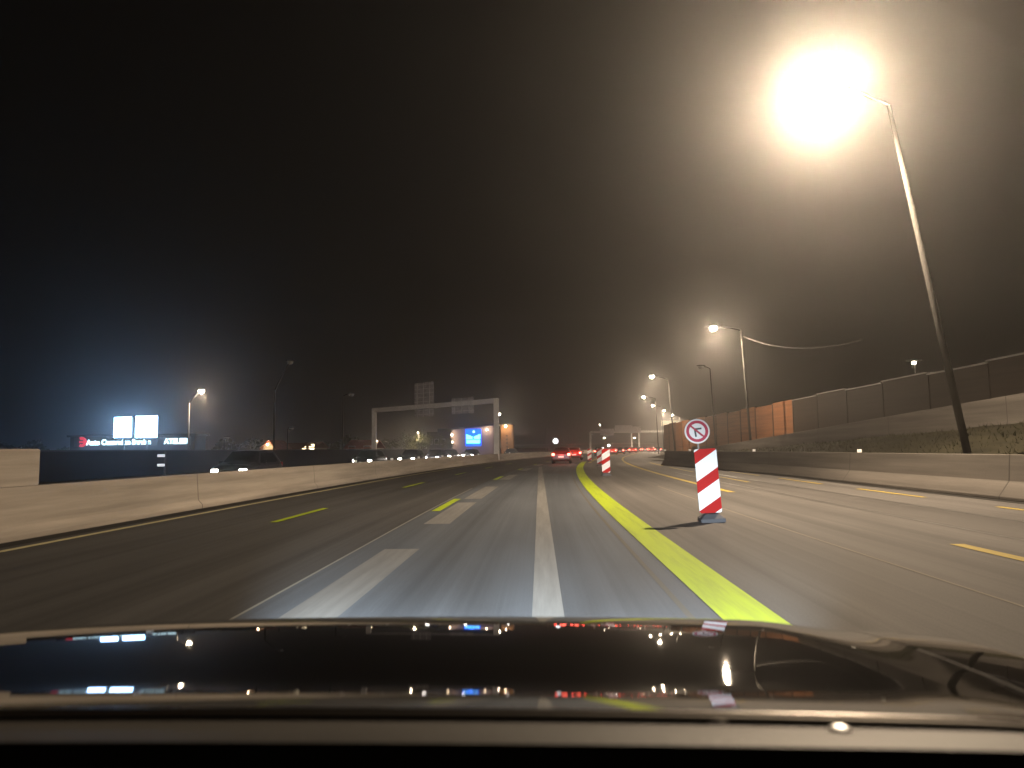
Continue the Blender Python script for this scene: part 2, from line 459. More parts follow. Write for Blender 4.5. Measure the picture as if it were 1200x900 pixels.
# ------------------------------------------------------------------ street lamps
M_POLE = mat("weathered_pole", (0.06, 0.057, 0.052), 0.7, noise=((3, 3, 0.6), 0.25))
def street_lamp(base, top, lamp, watts, label, group, lit=True, r=0.11, cat="street lamp", color=WARM, down=0.0):
    base, top, lamp = Vector(base), Vector(top), Vector(lamp)
    t = thing("street_lamp", label, cat, base, group=group)
    b = Vector((0, 0, 0)); tp = top - base; lp = lamp - base
    MB().tube([b, b + (tp - b) * 0.5, tp], [r, r * 0.8, r * 0.55], 12).build("pole", M_POLE, t, smooth=True)
    MB().tube([b, b + Vector((0, 0, 0.05)), b + Vector((0, 0, 0.06))], [r * 2.0, r * 2.0, r], 10).build("base_plate", M_STEEL, t)
    k = min(1.0, r / 0.1)
    d = lp - tp
    arm_end = tp + d * 0.88 + Vector((0, 0, 0.12))
    MB().tube([tp, tp + d * 0.35 + Vector((0, 0, 0.10)), arm_end], [r * 0.5, r * 0.45, r * 0.4], 8).build("arm", M_BLACK, t, smooth=True)
    ax = Vector((d.x, d.y, 0))
    ax = ax.normalized() if ax.length > 0.05 else Vector((1, 0, 0))
    ang = math.atan2(ax.y, ax.x)
    rings = []
    for s, wd, hh in ((-0.45, 0.10, 0.08), (-0.30, 0.26, 0.16), (0.1, 0.34, 0.20), (0.38, 0.28, 0.15), (0.5, 0.10, 0.06)):
        rings.append([(lp + Matrix.Rotation(ang, 3, 'Z') @ Vector((s, wd / 2 * math.cos(q), 0.13 + hh / 2 * max(-0.3, math.sin(q))))) for q in [k * math.pi / 6 for k in range(12)]])
    head = MB().loft(rings).build("lamp_head", M_DARKSTEEL, t, smooth=True)
    lens_m = mat("lamp_lens", (0.9, 0.85, 0.7), 0.2, emit=(1.0, 0.86, 0.62), strength=60) if lit else mat("unlit_lens", (0.4, 0.4, 0.4), 0.2)
    MB().lathe(lp + Vector((0, 0, -0.02)), [(0.06, -0.24 * k), (0.20, -0.20 * k), (0.30, -0.08), (0.31, 0.02), (0.26, 0.10)] if k > 0.6 else [(0.02, -0.08), (0.09, -0.06), (0.12, 0.0), (0.10, 0.06)], 16).build("lens", lens_m, head, smooth=True)
    if lit and watts > 0:
        lamp_light("lamp_glow", lp + Vector((0, 0, -0.32)), watts, color, t, 0.15)
    if down:                                   # the cut-off beam of the luminaire, thrown down on the road
        lamp_light("lamp_beam", lp + Vector((0, 0, -0.30)), down, color, t, 0.15, spot=160, target=lp + Vector((0, 0, -5)), blend=0.25)
    return t

LW = 15000.0
GRP = "tall lit street lamps along the right edge"
street_lamp((12.6, -19, 0.3), (12.2, -19, 11.0), (8.6, -19, 11.4), 0, "tall street lamp behind the car", GRP, down=LW * 0.30)
near = street_lamp((12.45, 21, 0.3), (10.75, 21, 11.6), P(963, 99, 20.6), LW * 1.6, "nearest street lamp, glaring above the grass bank", GRP)
lq = P(963, 99, 20.6) - Vector((12.45, 21, 0.3))        # added baffle plate that keeps lamp light off the pole and fence
MB().box((lq.x + 0.42, lq.y, lq.z - 0.24), (0.03, 0.95, 0.76)).build("added_baffle", M_DARKSTEEL, near)
b2 = P(880, 512, 60); street_lamp((b2.x, 60, 0.8), P(868, 387, 60), P(836, 384, 60), LW * 0.18, "lit street lamp standing against the rust coloured fence panels", GRP, down=LW * 0.7)
b3 = P(790, 497, 99); street_lamp((b3.x, 99, 0.5), P(783, 445, 99), P(764, 441, 99), LW * 0.10, "lit street lamp next beyond the one at the rust panels", GRP, down=LW * 0.7)
for px, py, pole, d, lab in ((754, 465, 768, 138, "lit far street lamp left of the lamp row bend, above the gantry sign"),
                             (765, 475, 775, 166, "small lit far street lamp just above the second gantry beam"),
                             (778, 481, 787, 205, "small lit far street lamp over the lit gantry sign"),
                             (788, 486, 796, 245, "farthest small lit street lamp right of the lit gantry sign")):
    tp = P(pole, py + 2, d); street_lamp((tp.x + 0.3, d, 0), tp, P(px, py, d), LW * 0.05, lab, GRP, down=LW * (5.0 if d > 200 else 0.9))
# unlit pole and the left side lamps
tp = P(832, 432, 75); street_lamp((tp.x + 0.3, 75, 0.8), tp, tp + Vector((-0.9, 0, 0.2)), 0, "thin unlit grey lamp pole behind the rust coloured fence panels", "unlit lamp poles", lit=False, r=0.09)
tp = P(222, 472, 76); street_lamp((tp.x, 76, 0), tp, P(236, 458, 76), LW * 0.05, "lit street lamp beside the two white screens", "lit street lamps across the road", r=0.12, down=LW * 0.45)
tp = P(322, 457, 70); street_lamp((tp.x, 70, 0), tp, P(340, 424, 70), 0, "tall unlit lamp pole behind the opposite carriageway, left of the gantry", "unlit lamp poles", lit=False)
tp = P(402, 464, 88); street_lamp((tp.x, 88, 0), tp, P(412, 462, 88), 0, "thin unlit lamp pole nearest the left leg of the gantry", "unlit lamp poles", lit=False, r=0.10)
tp = P(337, 503, 95); street_lamp((tp.x, 95, 0), tp, P(341, 502, 95), 0, "short unlit lamp pole beside the small houses", "unlit lamp poles", lit=False, r=0.10)
tp = P(263, 514, 95); street_lamp((tp.x, 95, 0), tp, P(266, 513, 95), 0, "short unlit lamp pole right of the shop signs", "unlit lamp poles", lit=False, r=0.10)
tp = P(583.5, 487, 128); street_lamp((tp.x, 128, 0), tp, P(584.5, 485, 128), LW * 0.05, "lit street lamp just behind the right leg of the near gantry", "lit street lamps across the road", r=0.10)
tp = P(1072, 428, 45); street_lamp((tp.x, 45, 0.8), tp, P(1071, 425, 45), 0, "small lit lamp standing beyond the top of the brown noise fence", "lit street lamps along the ramp", r=0.04)
# cable from the second lamp
pts = []
a, b = P(870, 394, 60), P(1010, 398, 45)
for i in range(21):
    t = i / 20; p = a.lerp(b, t); p.z -= 1.4 * 4 * t * (1 - t) * 0.55; pts.append(p)
tag(MB().tube(pts, 0.014, 6).build("overhead_cable", M_STEEL), "thin sagging cable strung from the lamp post at the rust panels", "cable")

# ------------------------------------------------------------------ gantries
M_GALV = mat("light_grey_paint", (0.78, 0.75, 0.73), 0.6, noise=((1, 1, 1), 0.12))
def sign_back(mb_parent, c, wd, ht, rz=0.0, name="sign_board"):
    s = MB().box(c, (wd, 0.06, ht), rz).build(name, mat("sign_back_grey", (0.45, 0.42, 0.44), 0.6, 0.3, noise=((1.2, 1, 1.2), 0.25)), mb_parent)
    rb = MB()
    n = max(3, int(ht / 0.55))
    R = Matrix.Rotation(rz, 4, 'Z')
    for i in range(n):
        q = R @ Vector((0, -0.07, (i + 0.5) / n * ht - ht / 2))
        rb.box((c[0] + q.x, c[1] + q.y, c[2] + q.z), (wd, 0.07, 0.06), rz)
    for u in (-0.32, 0.0, 0.32):
        q = R @ Vector((u * wd, -0.15, 0)); rb.box((c[0] + q.x, c[1] + q.y, c[2]), (0.09, 0.08, ht), rz)
    rb.build("stiffening_ribs", mat("rib_grey", (0.70, 0.67, 0.67), 0.6), s)
    return s
gl, gr_ = P(438.5, 538, 100), P(582, 528, 84)
gz1, gz2 = P(438.5, 480, 100).z, P(581, 466, 84).z
gz = (gz1 + gz2) / 2
gt = thing("sign_gantry", "near grey steel gantry spanning the opposite carriageway with two sign backs", "gantry")
MB().box((gl.x, 100, gz / 2), (0.62, 0.62, gz)).build("post", M_GALV, gt, bevel=0.05)
MB().box((gr_.x, 84, gz / 2), (0.62, 0.62, gz)).build("post", M_GALV, gt, bevel=0.05)
mid = Vector(((gl.x + gr_.x) / 2, 92, gz - 0.25)); dv = Vector((gr_.x - gl.x, -16, 0))
grz = math.atan2(dv.y, dv.x)
MB().box(mid, (dv.length + 0.5, 0.55, 0.58), grz).build("beam", M_GALV, gt, bevel=0.05)
def on_beam(px):
    t = (px - 438.5) / (581 - 438.5)
    y0 = 100 - 16 * t
    for _ in range(6):
        q = P(px, 500, y0); t = (q.x - gl.x) / (gr_.x - gl.x); y0 = 100 - 16 * t
    return q.x, y0
for x0, x1, t0, t1 in ((476.5, 511, 448, 488), (520, 558, 466, 484.5)):
    xa, ya = on_beam((x0 + x1) / 2); zt, zb = P((x0 + x1) / 2, t0, ya).z, P((x0 + x1) / 2, t1, ya).z
    off = Vector((math.sin(grz), -math.cos(grz), 0)) * -0.5
    sign_back(gt, (xa + off.x, ya + off.y, (zt + zb) / 2), (x1 - x0) / FPX * ya * 1.02, zt - zb, grz)
# far gantry over the carriageway
fg = thing("sign_gantry", "far pale gantry over the queue of red tail lights", "gantry")
D2 = 265.0
l2, r2 = P(691.5, 505, D2), P(786, 498, D2)
z2 = 7.4
MB().box((l2.x, D2, z2 / 2), (0.7, 0.7, z2)).build("post", M_GALV, fg)
MB().box((r2.x, D2, z2 / 2), (0.7, 0.7, z2)).build("post", M_GALV, fg)
MB().box(((l2.x + r2.x) / 2, D2, z2 - 0.1), (r2.x - l2.x, 0.6, 0.75)).build("beam", M_GALV, fg)
for a0, a1, lo, hi in ((720, 741, 0.65, 3.1), (741.5, 750, 0.9, 2.6), (703, 719, -0.5, 1.9)):
    xa, xb = P(a0, 500, D2).x, P(a1, 500, D2).x
    MB().box(((xa + xb) / 2, D2 - 0.5, z2 - 0.8 + (lo + hi) / 2), (xb - xa, 0.1, hi - lo)).build("sign_board", mat("far_sign_grey", (0.7, 0.67, 0.7), 0.6), fg)
ds = thing("direction_sign", "lit cream direction sign at the right end of the far gantry", "sign")
xa, xb = P(775, 497, 240).x, P(795, 495, 240).x; zz = P(785, 496, 240).z
MB().box(((xa + xb) / 2, 240, zz), (xb - xa, 0.12, 1.9)).build("board", mat("lit_sign", (0.7, 0.65, 0.45), 0.5, emit=(1.0, 0.9, 0.55), strength=0.55), ds)
MB().box((xa + 1.0, 240.2, zz / 2 - 0.5), (0.25, 0.25, zz - 0.9)).build("post", M_GALV, ds)
MB().box((xb - 1.0, 240.2, zz / 2 - 0.5), (0.25, 0.25, zz - 0.9)).build("post", M_GALV, ds)
ps = thing("direction_sign", "grey direction sign on two posts beneath the far gantry", "sign")
for px in (740, 748.5):
    q = P(px, 505, 230); MB().tube([(q.x, 230, 0), (q.x, 230, 6.6)], 0.22, 8).build("post", M_GALV, ps)
q0, q1 = P(737, 505, 230), P(751, 505, 230)
MB().box(((q0.x + q1.x) / 2, 229.6, 6.9), (q1.x - q0.x, 0.1, 1.6)).build("board", mat("far_sign_grey", (0.7, 0.67, 0.7), 0.6), ps)
# far retaining wall that closes the view
fw0, fw1 = P(596, 521.5, 345), P(768, 519, 345)
wl = thing("retaining_wall", "long distant wall with a pale coping behind the traffic", "wall")
MB().box(((fw0.x + fw1.x) / 2, 345, 1.6), (fw1.x - fw0.x, 0.5, 3.2)).build("wall", M_CONC_D, wl)
MB().box(((fw0.x + fw1.x) / 2, 344.8, 3.4), (fw1.x - fw0.x, 0.9, 0.45)).build("coping", M_CONC, wl)

# ------------------------------------------------------------------ work zone beacons
def stripe_mat():
    m = bpy.data.materials.new("beacon_stripes"); m.use_nodes = True
    t = m.node_tree; b = t.nodes["Principled BSDF"]; L = t.links.new
    tc = t.nodes.new("ShaderNodeTexCoord"); sx = t.nodes.new("ShaderNodeSeparateXYZ"); L(tc.outputs["Object"], sx.inputs[0])
    def mth(op, a, c):
        n = t.nodes.new("ShaderNodeMath"); n.operation = op
        for i, q in enumerate((a, c)):
            if isinstance(q, (int, float)): n.inputs[i].default_value = q
            elif q is not None: L(q, n.inputs[i])
        return n.outputs[0]
    v = mth('SUBTRACT', sx.outputs[2], mth('MULTIPLY', sx.outputs[0], 0.62))
    fr = mth('FRACT', mth('DIVIDE', mth('SUBTRACT', v, 0.66 - 5.5), 0.55), None)
    red = mth('LESS_THAN', fr, 0.40)
    mx = t.nodes.new("ShaderNodeMix"); mx.data_type = 'RGBA'
    L(red, mx.inputs[0]); mx.inputs[6].default_value = (0.85, 0.85, 0.88, 1); mx.inputs[7].default_value = (0.42, 0.010, 0.010, 1)
    L(mx.outputs[2], b.inputs["Base Color"]); b.inputs["Roughness"].default_value = 0.5; b.inputs["Specular IOR Level"].default_value = 0.08
    return m
M_STRIPE = stripe_mat()
def rounded_panel(wd, z0, z1, y0, y1, r=0.04):
    pts = []
    for cx, cz, a0 in ((wd / 2 - r, z1 - r, 0), (-wd / 2 + r, z1 - r, 90), (-wd / 2 + r, z0 + r, 180), (wd / 2 - r, z0 + r, 270)):
        for k in range(4):
            a = math.radians(a0 + 30 * k); pts.append((cx + r * math.cos(a), cz + r * math.sin(a)))
    return MB().prism(pts, y0, y1)
bc = thing("traffic_beacon", "nearest red and white striped beacon with a round sign on top", "traffic beacon")
rounded_panel(0.41, 0.16, 1.36, -0.03, 0.03).build("panel", M_STRIPE, bc)
MB().loft([[(-0.22, -0.30, 0), (0.22, -0.30, 0), (0.22, 0.30, 0), (-0.22, 0.30, 0)],
           [(-0.22, -0.30, 0.07), (0.22, -0.30, 0.07), (0.22, 0.30, 0.07), (-0.22, 0.30, 0.07)],
           [(-0.12, -0.16, 0.155), (0.12, -0.16, 0.155), (0.12, 0.16, 0.155), (-0.12, 0.16, 0.155)]]).build("foot", mat("grey_rubber", (0.10, 0.10, 0.11), 0.85), bc, bevel=0.01)
post_b = bc
sgn_x, sgn_z = -0.11, 1.70
MB().tube([(sgn_x, 0.045, 1.2), (sgn_x, 0.045, 1.85)], 0.018, 8).build("post", M_STEEL, bc)
M_SIGNW = mat("sign_white", (0.70, 0.66, 0.67), 0.4)
M_SIGNR = mat("sign_red", (0.42, 0.008, 0.045), 0.6)
disc = MB().lathe((sgn_x, 0, sgn_z), [(0.228, -0.012), (0.235, -0.008), (0.235, 0.01), (0.22, 0.015)], 40, 'Y').build("sign_disc", M_SIGNW, bc)
def ring(r0, r1, y, cx, cz, n=40):
    m_ = MB()
    for k in range(n + 1):
        a = 2 * math.pi * k / n
        m_.v += [(cx + r0 * math.cos(a), y, cz + r0 * math.sin(a)), (cx + r1 * math.cos(a), y, cz + r1 * math.sin(a))]
    for k in range(n): m_.f.append((2 * k, 2 * k + 1, 2 * k + 3, 2 * k + 2))
    return m_
ring(0.150, 0.205, -0.0165, sgn_x, sgn_z).build("red_ring", M_SIGNR, disc)
def bar2(m_, p, q, wd, y):
    p, q = Vector((p[0], 0, p[1])), Vector((q[0], 0, q[1])); d = (q - p).normalized(); s = Vector((-d.z, 0, d.x)) * wd / 2
    o = len(m_.v)
    for c in (p + s, p - s, q - s, q + s): m_.v.append((sgn_x + c.x, y, sgn_z + c.z))
    m_.f.append((o, o + 1, o + 2, o + 3))
ar = MB()
bar2(ar, (0.085, -0.085), (-0.03, 0.03), 0.036, -0.0165)
bar2(ar, (-0.045, 0.042), (0.085, 0.048), 0.034, -0.0185)
bar2(ar, (-0.042, 0.045), (-0.03, -0.105), 0.034, -0.0205)
ar.build("black_arrow", mat("sign_black", (0.02, 0.02, 0.02), 0.5), disc)
sl = MB(); bar2(sl, (-0.118, 0.112), (0.118, -0.112), 0.034, -0.0230); sl.build("red_slash", M_SIGNR, disc)
gp1 = G(834, 611)
bc.location = (gp1.x, gp1.y, 0); bc.rotation_euler = (0, math.radians(-3.2), math.radians(-6))
def plain_beacon(px, py, label):
    r = thing("traffic_beacon", label, "traffic beacon", group="striped beacons along the yellow line")
    for ch in kids(bc):
        if ch.name.split('.')[0] in ("panel", "foot"):
            c = ch.copy(); COL.objects.link(c); c.parent = r
    q = G(px, py); r.location = (q.x, q.y, 0); return r
plain_beacon(710.5, 557.5, "second striped beacon, right of the yellow line and in front of another")
plain_beacon(703, 546, "striped beacon half hidden just left behind the second one")
plain_beacon(691, 541, "farthest striped beacon, beside the curve of the yellow line")

# ------------------------------------------------------------------ cars
M_TYRE = mat("tyre", (0.015, 0.015, 0.015), 0.8)
M_RIM = mat("alloy", (0.4, 0.4, 0.42), 0.35, 0.9)
M_GLASS = mat("car_glass", (0.01, 0.012, 0.014), 0.05)
M_TAIL = mat("tail_light", (0.5, 0.01, 0.01), 0.3, emit=(1.0, 0.09, 0.06), strength=24)
M_HEAD = mat("head_light", (0.9, 0.9, 0.9), 0.2, emit=(1.0, 0.92, 0.84), strength=70)
M_PLATE = mat("number_plate", (0.75, 0.75, 0.72), 0.5, emit=(1, 0.95, 0.85), strength=0.5)
def car_shell(col_name, col, brake=True, heading=1):
    """Hatchback driving away from the camera (+y); parts under an Empty at road level."""
    t = empty("car")
    paint = mat(col_name, col, 0.25, 0.0, coat=1.0)
    def ring_(y, hw, zl, zs, zt, hwt):
        return [(-hw * 0.92, y, zl), (-hw, y, zl + 0.12), (-hw, y, zs - 0.1), (-hw * 0.95, y, zs), (-hwt, y, zt), (0, y, zt + 0.03 if zt > zs + 0.1 else zt + 0.02),
                (hwt, y, zt), (hw * 0.95, y, zs), (hw, y, zs - 0.1), (hw, y, zl + 0.12), (hw * 0.92, y, zl)]
    rings = [ring_(-2.02, 0.78, 0.42, 0.80, 0.86, 0.70), ring_(-1.96, 0.86, 0.28, 0.90, 0.98, 0.74), ring_(-1.75, 0.89, 0.24, 0.95, 1.28, 0.62),
             ring_(-1.45, 0.90, 0.22, 0.96, 1.46, 0.60), ring_(-0.5, 0.90, 0.20, 0.94, 1.52, 0.60), ring_(0.25, 0.90, 0.20, 0.92, 1.48, 0.60),
             ring_(0.95, 0.89, 0.20, 0.92, 1.02, 0.70), ring_(1.6, 0.86, 0.24, 0.80, 0.88, 0.68), ring_(1.98, 0.76, 0.32, 0.66, 0.70, 0.60)]
    MB().loft(rings).build("body", paint, t, smooth=False, bevel=0.03)
    rw = MB().quad_strip([(-0.56, -1.835, 1.20), (-0.53, -1.60, 1.395)], [(0.56, -1.835, 1.20), (0.53, -1.60, 1.395)])
    rw.v = [(x, y_ - 0.03, z + 0.02) for x, y_, z in rw.v]
    rw.build("rear_window", M_GLASS, t)
    ws = MB().quad_strip([(-0.60, 0.88, 1.08), (-0.55, 0.36, 1.43)], [(0.60, 0.88, 1.08), (0.55, 0.36, 1.43)])
    ws.v = [(x, y_ + 0.035, z + 0.03) for x, y_, z in ws.v]
    ws.build("windscreen", M_GLASS, t)
    for s in (-1, 1):
        sw = MB().quad_strip([(s * 0.88, -1.3, 1.0), (s * 0.66, -1.2, 1.40)], [(s * 0.88, 0.5, 1.0), (s * 0.66, 0.15, 1.40)])
        sw.build("side_window", M_GLASS, t)
        MB().box((s * 0.72, -2.0, 0.86), (0.26, 0.12, 0.20)).build("tail_light", M_TAIL if heading > 0 else mat("tail_unlit", (0.25, 0.01, 0.01), 0.3), t, bevel=0.03)
        MB().box((s * 0.98, 0.55, 1.0), (0.16, 0.1, 0.12)).build("mirror", paint, t, bevel=0.02)
        for yy in (-1.3, 1.25):
            wobj = MB().lathe((s * 0.80, yy, 0.31), [(0.24, -0.10), (0.31, -0.08), (0.31, 0.08), (0.24, 0.10)], 20, 'X').build("wheel", M_TYRE, t, smooth=True)
            MB().lathe((s * 0.88, yy, 0.31), [(0.20, -0.02), (0.20, 0.03), (0.05, 0.035)], 16, 'X').build("rim", M_RIM, wobj)
        MB().box((s * 0.60, 1.94, 0.66), (0.28, 0.14, 0.13)).build("headlight", M_HEAD if heading < 0 else mat("dark_lens", (0.3, 0.3, 0.3), 0.1), t, bevel=0.03)
    MB().box((0, -2.04, 0.64), (0.50, 0.02, 0.11)).build("number_plate", M_PLATE, t)
    MB().box((0, -2.03, 0.40), (1.35, 0.10, 0.16)).build("rear_bumper", M_BLACK, t, bevel=0.02)
    return t
GQ = "cars queueing under the far gantry"
def place(o, x, y, rz, label, group=None):
    o.location = (x, y, 0); o.rotation_euler = (0, 0, rz); tag(o, label, "car", group); return o
def heading_of(y): return -math.atan((bend(y + 2) - bend(y - 2)) / 4)
carA = car_shell("red_paint_dark", (0.10, 0.012, 0.012))
qa = G(659.5, 543.5)
place(carA, qa.x, qa.y + 2, heading_of(60), "dark hatchback with lit tail lights, nearest of the cars ahead")
lamp_light("tail_glow", (0, -2.6, 0.9), 40, (1, 0.1, 0.06), carA, 0.3)
carB = car_shell("red_paint", (0.45, 0.03, 0.02))
place(carB, P(674, 530, 88).x, 88, heading_of(88), "bright red car braking just ahead of the dark hatchback")
lamp_light("tail_glow", (0, -2.8, 1.0), 45, (1, 0.12, 0.07), carB, 0.3)
carC = car_shell("black_paint_far", (0.02, 0.02, 0.025))
place(carC, P(703, 526, 125).x, 125, heading_of(110), "dark car with red lights behind the farthest striped beacons")
# the queue round the bend
first = None
for i, (px, d) in enumerate(((718, 150), (727, 160), (734, 178), (742, 188), (748, 205), (756, 215), (764, 200), (771, 185), (723, 190), (738, 215))):
    c = copy_tree(carC if i % 3 else carB)
    place(c, P(px, 526, d).x, d, -0.17, "small red lit car in the queue under the far gantry", GQ)
# oncoming cars
carD = car_shell("dark_blue_paint", (0.02, 0.022, 0.03), heading=-1)
place(carD, P(284, 551, 29.5).x - 0.6, 31.5, math.pi, "dark oncoming car nearest to us behind the median barrier")
onc = (((503 + 512) / 2, 72, "oncoming car under the gantry with two round white headlights"),
       (523, 84, "oncoming car with dim lights to the left of the bluish one"),
       (550, 92, "oncoming car with bluish headlights below the blue shop"),
       (598, 112, "oncoming car with glaring headlights right of the gantry leg"))
for px, d, lab in onc:
    c = copy_tree(carD)
    place(c, P(px, 531, d).x, d + 2, math.pi + heading_of(d), lab, "oncoming cars")
    lamp_light("headlight_glow", (0, 2.4, 0.8), 60, (1, 0.93, 0.85), c, 0.2)
for px, d, lab in ((426, 55, "oncoming car with one white light showing over the barrier left of the gantry leg"),
                   (478, 64, "oncoming car with small lights just left of the round pair")):
    c = copy_tree(carD); place(c, P(px, 540, d).x, d + 2, math.pi + heading_of(d), lab, "oncoming cars")

# ------------------------------------------------------------------ far side of the opposite road
fwall = thing("noise_wall", "dark low wall along the far side of the opposite carriageway", "wall")
Y = ys(0, 300, 60)
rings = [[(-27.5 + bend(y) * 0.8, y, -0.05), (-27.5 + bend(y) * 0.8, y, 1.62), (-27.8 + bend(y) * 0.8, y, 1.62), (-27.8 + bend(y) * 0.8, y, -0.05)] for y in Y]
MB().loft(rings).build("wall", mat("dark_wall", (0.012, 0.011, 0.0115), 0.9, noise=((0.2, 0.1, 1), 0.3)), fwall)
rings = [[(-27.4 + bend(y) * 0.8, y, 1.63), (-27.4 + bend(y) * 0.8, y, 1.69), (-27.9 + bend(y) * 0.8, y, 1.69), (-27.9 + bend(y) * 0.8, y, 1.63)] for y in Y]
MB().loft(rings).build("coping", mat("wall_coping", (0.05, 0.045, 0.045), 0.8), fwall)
mp = thing("marker_post", "dark post with two glowing white reflector plates across the median barrier", "marker post")
q = P(191, 540, 40)
MB().tube([(q.x + .12, 40, -0.02), (q.x + .12, 40, 1.6)], 0.06, 8).build("post", M_DARKSTEEL, mp)
for py in (534, 545):
    z = P(189, py, 40).z
    MB().box((q.x - 0.08, 39.93, z), (0.42, 0.03, 0.14)).build("plate", mat("glowing_plate", (0.9, 0.9, 0.9), 0.4, emit=(0.9, 0.95, 1), strength=0.8), mp)  # reflector plates glow on their own, standing in for returned headlight

def wall_box(parent, name, c, s, m, rz=0): return MB().box(c, s, rz).build(name, m, parent)
# shop with illuminated signs at the left
DS = 92.0
shop = thing("shop_building", "dark flat roofed shop under the white lit lettering", "building")
x0, x1 = P(82, 520, DS + 1).x, P(228, 520, DS + 1).x
MB().box(((x0 + x1) / 2, DS + 2.6, 1.9), (x1 - x0, 3.2, 3.9)).build("wall", mat("shop_wall", (0.02, 0.022, 0.028), 0.7), shop)
MB().box(((x0 + x1) / 2, DS + 2.6, 3.95), (x1 - x0 + 0.6, 3.8, 0.25)).build("roof", M_DARKSTEEL, shop)
for i in range(6):
    xx = x0 + (i + 0.6) * (x1 - x0) / 6.2
    f_ = MB().box((xx, DS + 0.97, 1.1), (1.7, 0.06, 1.5)).build("window", M_DARKSTEEL, shop)
    MB().box((xx, DS + 0.93, 1.1), (1.5, 0.03, 1.3)).build("pane", M_GLASS, f_)
def text_mesh(name, s, size, m, loc, parent=None, width=None, bold=0.012):
    cu = bpy.data.curves.new(name, 'FONT'); cu.body = s; cu.size = size; cu.extrude = 0.04; cu.offset = bold
    cu.align_x = 'LEFT'
    o = bpy.data.objects.new(name, cu); COL.objects.link(o)
    bpy.context.view_layer.update()
    dg = bpy.context.evaluated_depsgraph_get()
    me = bpy.data.meshes.new_from_object(o.evaluated_get(dg))
    bpy.data.objects.remove(o)
    xs = [v.co.x for v in me.vertices]; x_0, x_1 = min(xs), max(xs)
    k = width / (x_1 - x_0) if width else 1.0
    for v in me.vertices:
        x_, y_, z_ = v.co; v.co = ((x_ - x_0) * k, -z_, y_)
    me.materials.clear(); me.materials.append(m)
    ob = bpy.data.objects.new(name, me); COL.objects.link(ob); ob.location = loc
    if parent: ob.parent = parent
    return ob
M_LETTER = mat("white_lit_letters", (0.8, 0.9, 0.9), 0.4, emit=(0.62, 0.90, 1.0), strength=3.2)
M_LOGO = mat("red_lit_logo", (0.6, 0.02, 0.04), 0.4, emit=(1.0, 0.03, 0.06), strength=0.9)
ss = thing("shop_sign", "white lit lettering with a round red emblem above the dark shop", "shop sign")
a0, a1 = P(101, 522, DS), P(176.5, 520.8, DS)
text_mesh("lettering", "Auto Connexion Service", 0.98, M_LETTER, (a0.x, DS, a0.z + 0.05), ss, a1.x - a0.x, 0.03)
c0 = P(96.3, 518, DS)
lg = MB()                                      # emblem: a red half ring open to the left with a middle bar
for k in range(15):
    a = math.radians(-118 + 236 * k / 14)
    for r_ in (0.34, 0.66): 
        lg.v += [(c0.x - 0.08 + r_ * math.cos(a), DS - 0.05, c0.z + r_ * math.sin(a)), (c0.x - 0.08 + r_ * math.cos(a), DS + 0.05, c0.z + r_ * math.sin(a))]
for k in range(14):
    o = 4 * k
    lg.f += [(o, o + 2, o + 6, o + 4), (o + 1, o + 5, o + 7, o + 3), (o, o + 4, o + 5, o + 1), (o + 2, o + 3, o + 7, o + 6)]
lg.box((c0.x, DS, c0.z), (0.75, 0.1, 0.22))
lg.build("emblem", M_LOGO, ss)
MB().box(((a0.x + a1.x) / 2 - 0.5, DS + 0.25, a0.z + 0.45), (a1.x - a0.x + 2.6, 0.12, 1.2)).build("backing", M_DARKSTEEL, ss)
s2 = thing("shop_sign", "shorter white lit lettering beside the lamp pole, right of the longer sign", "shop sign")
b0, b1 = P(192, 520.5, DS), P(221, 520, DS)
text_mesh("lettering", "ATELIER", 0.98, M_LETTER, (b0.x, DS, b0.z + 0.05), s2, b1.x - b0.x, 0.03)
MB().box(((b0.x + b1.x) / 2, DS + 0.25, b0.z + 0.4), (b1.x - b0.x + 0.3, 0.12, 1.15)).build("backing", M_DARKSTEEL, s2)
M_SCREEN = mat("white_screen", (0.8, 0.8, 0.8), 0.3, emit=(0.34, 0.60, 1.0), strength=34)
def screen(px0, px1, py0, py1, rz, label):
    t = thing("advertising_screen", label, "screen", group="lit screens above the shop")
    a, b = P(px0, py0, DS - 0.6), P(px1, py1, DS - 0.6)
    MB().box((0, 0.12, (a.z + b.z) / 2), ((b.x - a.x) + 0.12, 0.16, a.z - b.z + 0.12)).build("case", M_DARKSTEEL, t, bevel=0.02)
    MB().box((0, 0.02, (a.z + b.z) / 2), ((b.x - a.x), 0.05, a.z - b.z)).build("display", M_SCREEN, t)
    MB().tube([(0, 0.30, 0), (0, 0.30, b.z + 0.5)], 0.12, 8).build("post", M_DARKSTEEL, t)
    t.location = ((a.x + b.x) / 2, DS - 0.6, 0); t.rotation_euler = (0, 0, rz)
screen(130.4, 156.6, 489, 512.5, math.radians(-20), "blank white lit screen above the shop, turned slightly, nearer the red emblem")
screen(159.5, 183.5, 487.8, 512.5, math.radians(2), "blank white lit screen above the shop, nearer the lamp pole")

